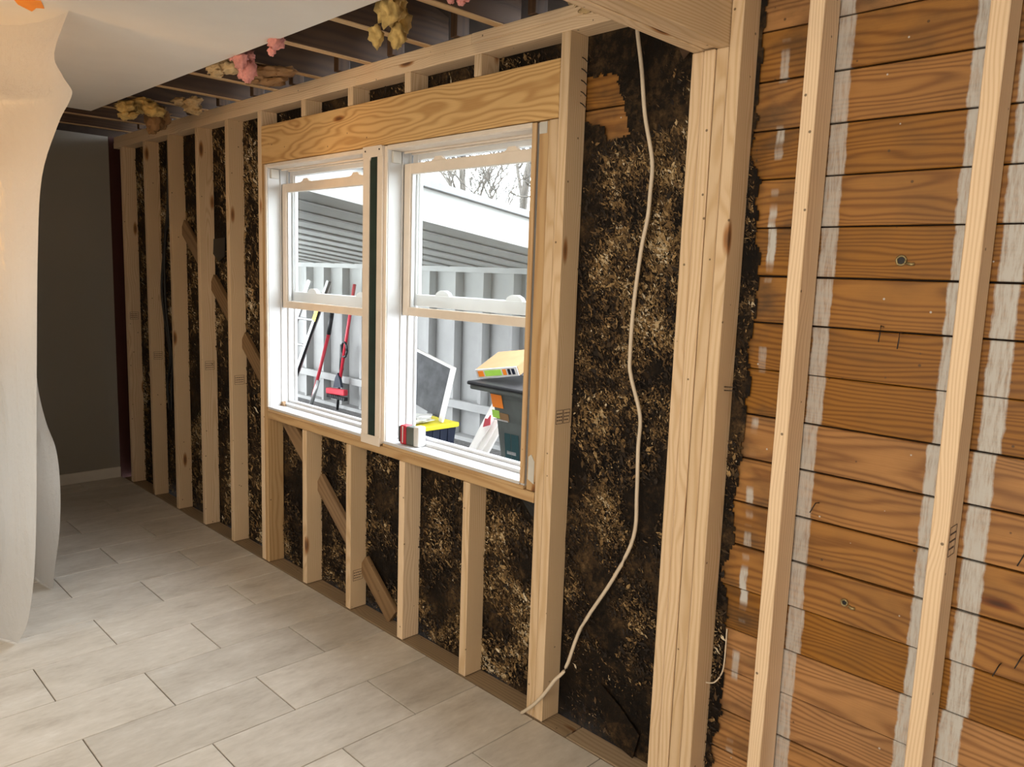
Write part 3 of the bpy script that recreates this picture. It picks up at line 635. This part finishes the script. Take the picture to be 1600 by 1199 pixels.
# screen panel standing on the tote lid
sc = empty('screen_panel', (-2.1, 2.1, .346)); tag(sc, 'dark window screen in a thin white frame standing on the yellow lid', 'screen')
R = Matrix.Translation((-1.87, 2.10, .356)) @ Matrix.Rotation(math.radians(-5), 4, 'X') @ Matrix.Rotation(math.radians(12), 4, 'Y')
def sb(name, b, m): bm = bmesh.new(); bm_box(bm, *b); return link(name, from_bm(name, bm), m, sc, R)
sb('screen_mesh', (-.60, -.02, -.004, .004, .02, .45), SCREEN); sb('frame_bar', (-.022, .022, -.011, .011, .0, .47), TRIMW); sb('frame_bar', (-.62, -.59, -.011, .011, .12, .47), TRIMW)
sb('frame_bar', (-.59, -.022, -.011, .011, .45, .47), TRIMW)
tag(blob('plastic_bag', (-1.98, 1.90, .385), (.13, .17, .03), LATCH, .5, 2.5, 3, seed=12), 'crumpled grey wrapping lying on the yellow tote lid', 'bag')
# leaning boards
tag(board('loose_board', (-1.86, 2.35, -.065), (-1.674, 2.62, .60), .085, .02, (1, 0, -.2), TRIMW), 'narrow white board leaning alone between the tote and the bin', 'board')
for i, dx in enumerate((-.075, 0, .065)):
    tag(board('loose_board', (-1.19+dx, 1.62+.02*i, -.068), (-.90+dx*.55, 1.80+.02*i, .575), .055, .018, (1, 0, -.35), TRIMW), 'white trim board in the bundle leaning beside the bin', 'board', 'white trim boards beside the bin')
tag(poly('red_tag', [(-.975, 1.745, .50), (-.905, 1.745, .525), (-.90, 1.745, .60), (-.93, 1.745, .565), (-.955, 1.745, .565)], .006, REDP), 'red tag tied round the leaning white trim boards', 'tag')
# tools against the shed wall
def tool(name, label, cat, base): return tag(empty(name, base), label, cat)
o = tool('shovel', 'red handled tool with a long black grip leaning in the shed', 'tool', (-5.187, 2.85, -.08))
tube('handle', [(-4.975, 2.95, .80), (-5.187, 2.85, -.02)], .020, REDP, o); tube('grip', [(-4.93, 2.97, 1.07), (-4.975, 2.95, .80)], .026, BLACK, o); tube('ferrule', [(-5.10, 2.888, .25), (-5.205, 2.845, -.075)], .024, ALU, o)
o = tool('scrub_brush', 'red handled floor scrubber with a wide red head hung in the shed', 'brush', (-4.71, 2.88, .1))
tube('handle', [(-4.50, 2.99, 1.40), (-4.708, 2.93, .26)], .019, REDP, o)
tube('grip_ring', [(-4.629+.055*math.cos(a), 2.94, .655+.085*math.sin(a)) for a in [k*math.pi/10 for k in range(21)]], .014, BLACK, o)
poly('head_bracket', [(-4.80, 2.93, .20), (-4.63, 2.93, .22), (-4.66, 2.93, .31), (-4.71, 2.93, .38), (-4.755, 2.93, .32)], .03, NAVY, o); R = board('brush_head', (-4.93, 2.91, .15), (-4.54, 2.91, .17), .07, .06, (0, 0, 1), REDP, o, .01)
for k in range(10): box('bristle', -4.92+.039*k, -4.892+.039*k, 2.885, 2.935, .075, .115, BLACK, o)
o = tool('pole', 'plain black pole standing behind the red scrubber', 'pole', (-4.817, 3.0, -.08)); tube('shaft', [(-4.78, 3.0, .50), (-4.84, 2.985, -.075)], .016, BLACK, o); tube('grip', [(-4.77, 3.005, .70), (-4.78, 3.0, .40)], .026, BLACK, o)
o = tool('ladder', 'aluminium ladder leaning at the left of the shed tools', 'ladder', (-5.5, 2.4, -.08))
for dx in (0, -.42): board('rail', (-5.29+dx, 2.55, -.07), (-4.80+dx, 2.85, 1.42), .075, .028, (1, 0, -.33), ALU, o)
board('rail_edge', (-5.245, 2.53, -.07), (-4.755, 2.83, 1.42), .014, .034, (1, 0, -.33), BLACK, o)
for k in range(5): f = (k+.5)/5; tube('rung', [(-5.29+.49*f-.42, 2.55+.3*f, -.07+1.49*f), (-5.29+.49*f, 2.55+.3*f, -.07+1.49*f)], .016, ALU, o)
poly('warning_label', [(-4.945, 2.715, .98), (-4.88, 2.715, .96), (-4.84, 2.745, 1.12), (-4.905, 2.745, 1.13)], .003, YEL, o)
tag(blob('plastic_bag', (-4.35, 2.45, -.03), (.30, .14, .06), PAPERW, .5, 2, 3, seed=8), 'flat pale bag lying on the ground below the scrubber', 'bag')

# package on the right window sill
pk = empty('small_package', (.42, .045, .8505)); tag(pk, 'small red and grey blister package on the right window sill', 'package')
R = Matrix.Translation((.418, .045, .8925)) @ Matrix.Rotation(math.radians(8), 4, 'Z')
def pb(name, b, m, bv=.006):
    bm = bmesh.new(); bm_box(bm, *b); bmesh.ops.bevel(bm, geom=bm.edges[:], offset=bv, segments=2, affect='EDGES', profile=.5); return link(name, from_bm(name, bm), m, pk, R)
pb('red_wrapper', (-.050, -.015, -.022, .022, -.042, .040), REDP); pb('dark_roll', (-.063, -.048, -.019, .019, -.036, .034), BLACK); pb('grey_roll', (-.016, .030, -.021, .021, -.041, .038), GREYP); pb('clear_case', (.028, .060, -.022, .022, -.042, .043), PAPERW); pb('white_band', (-.036, -.030, -.0235, .0235, -.035, .035), PAPERW, .001)
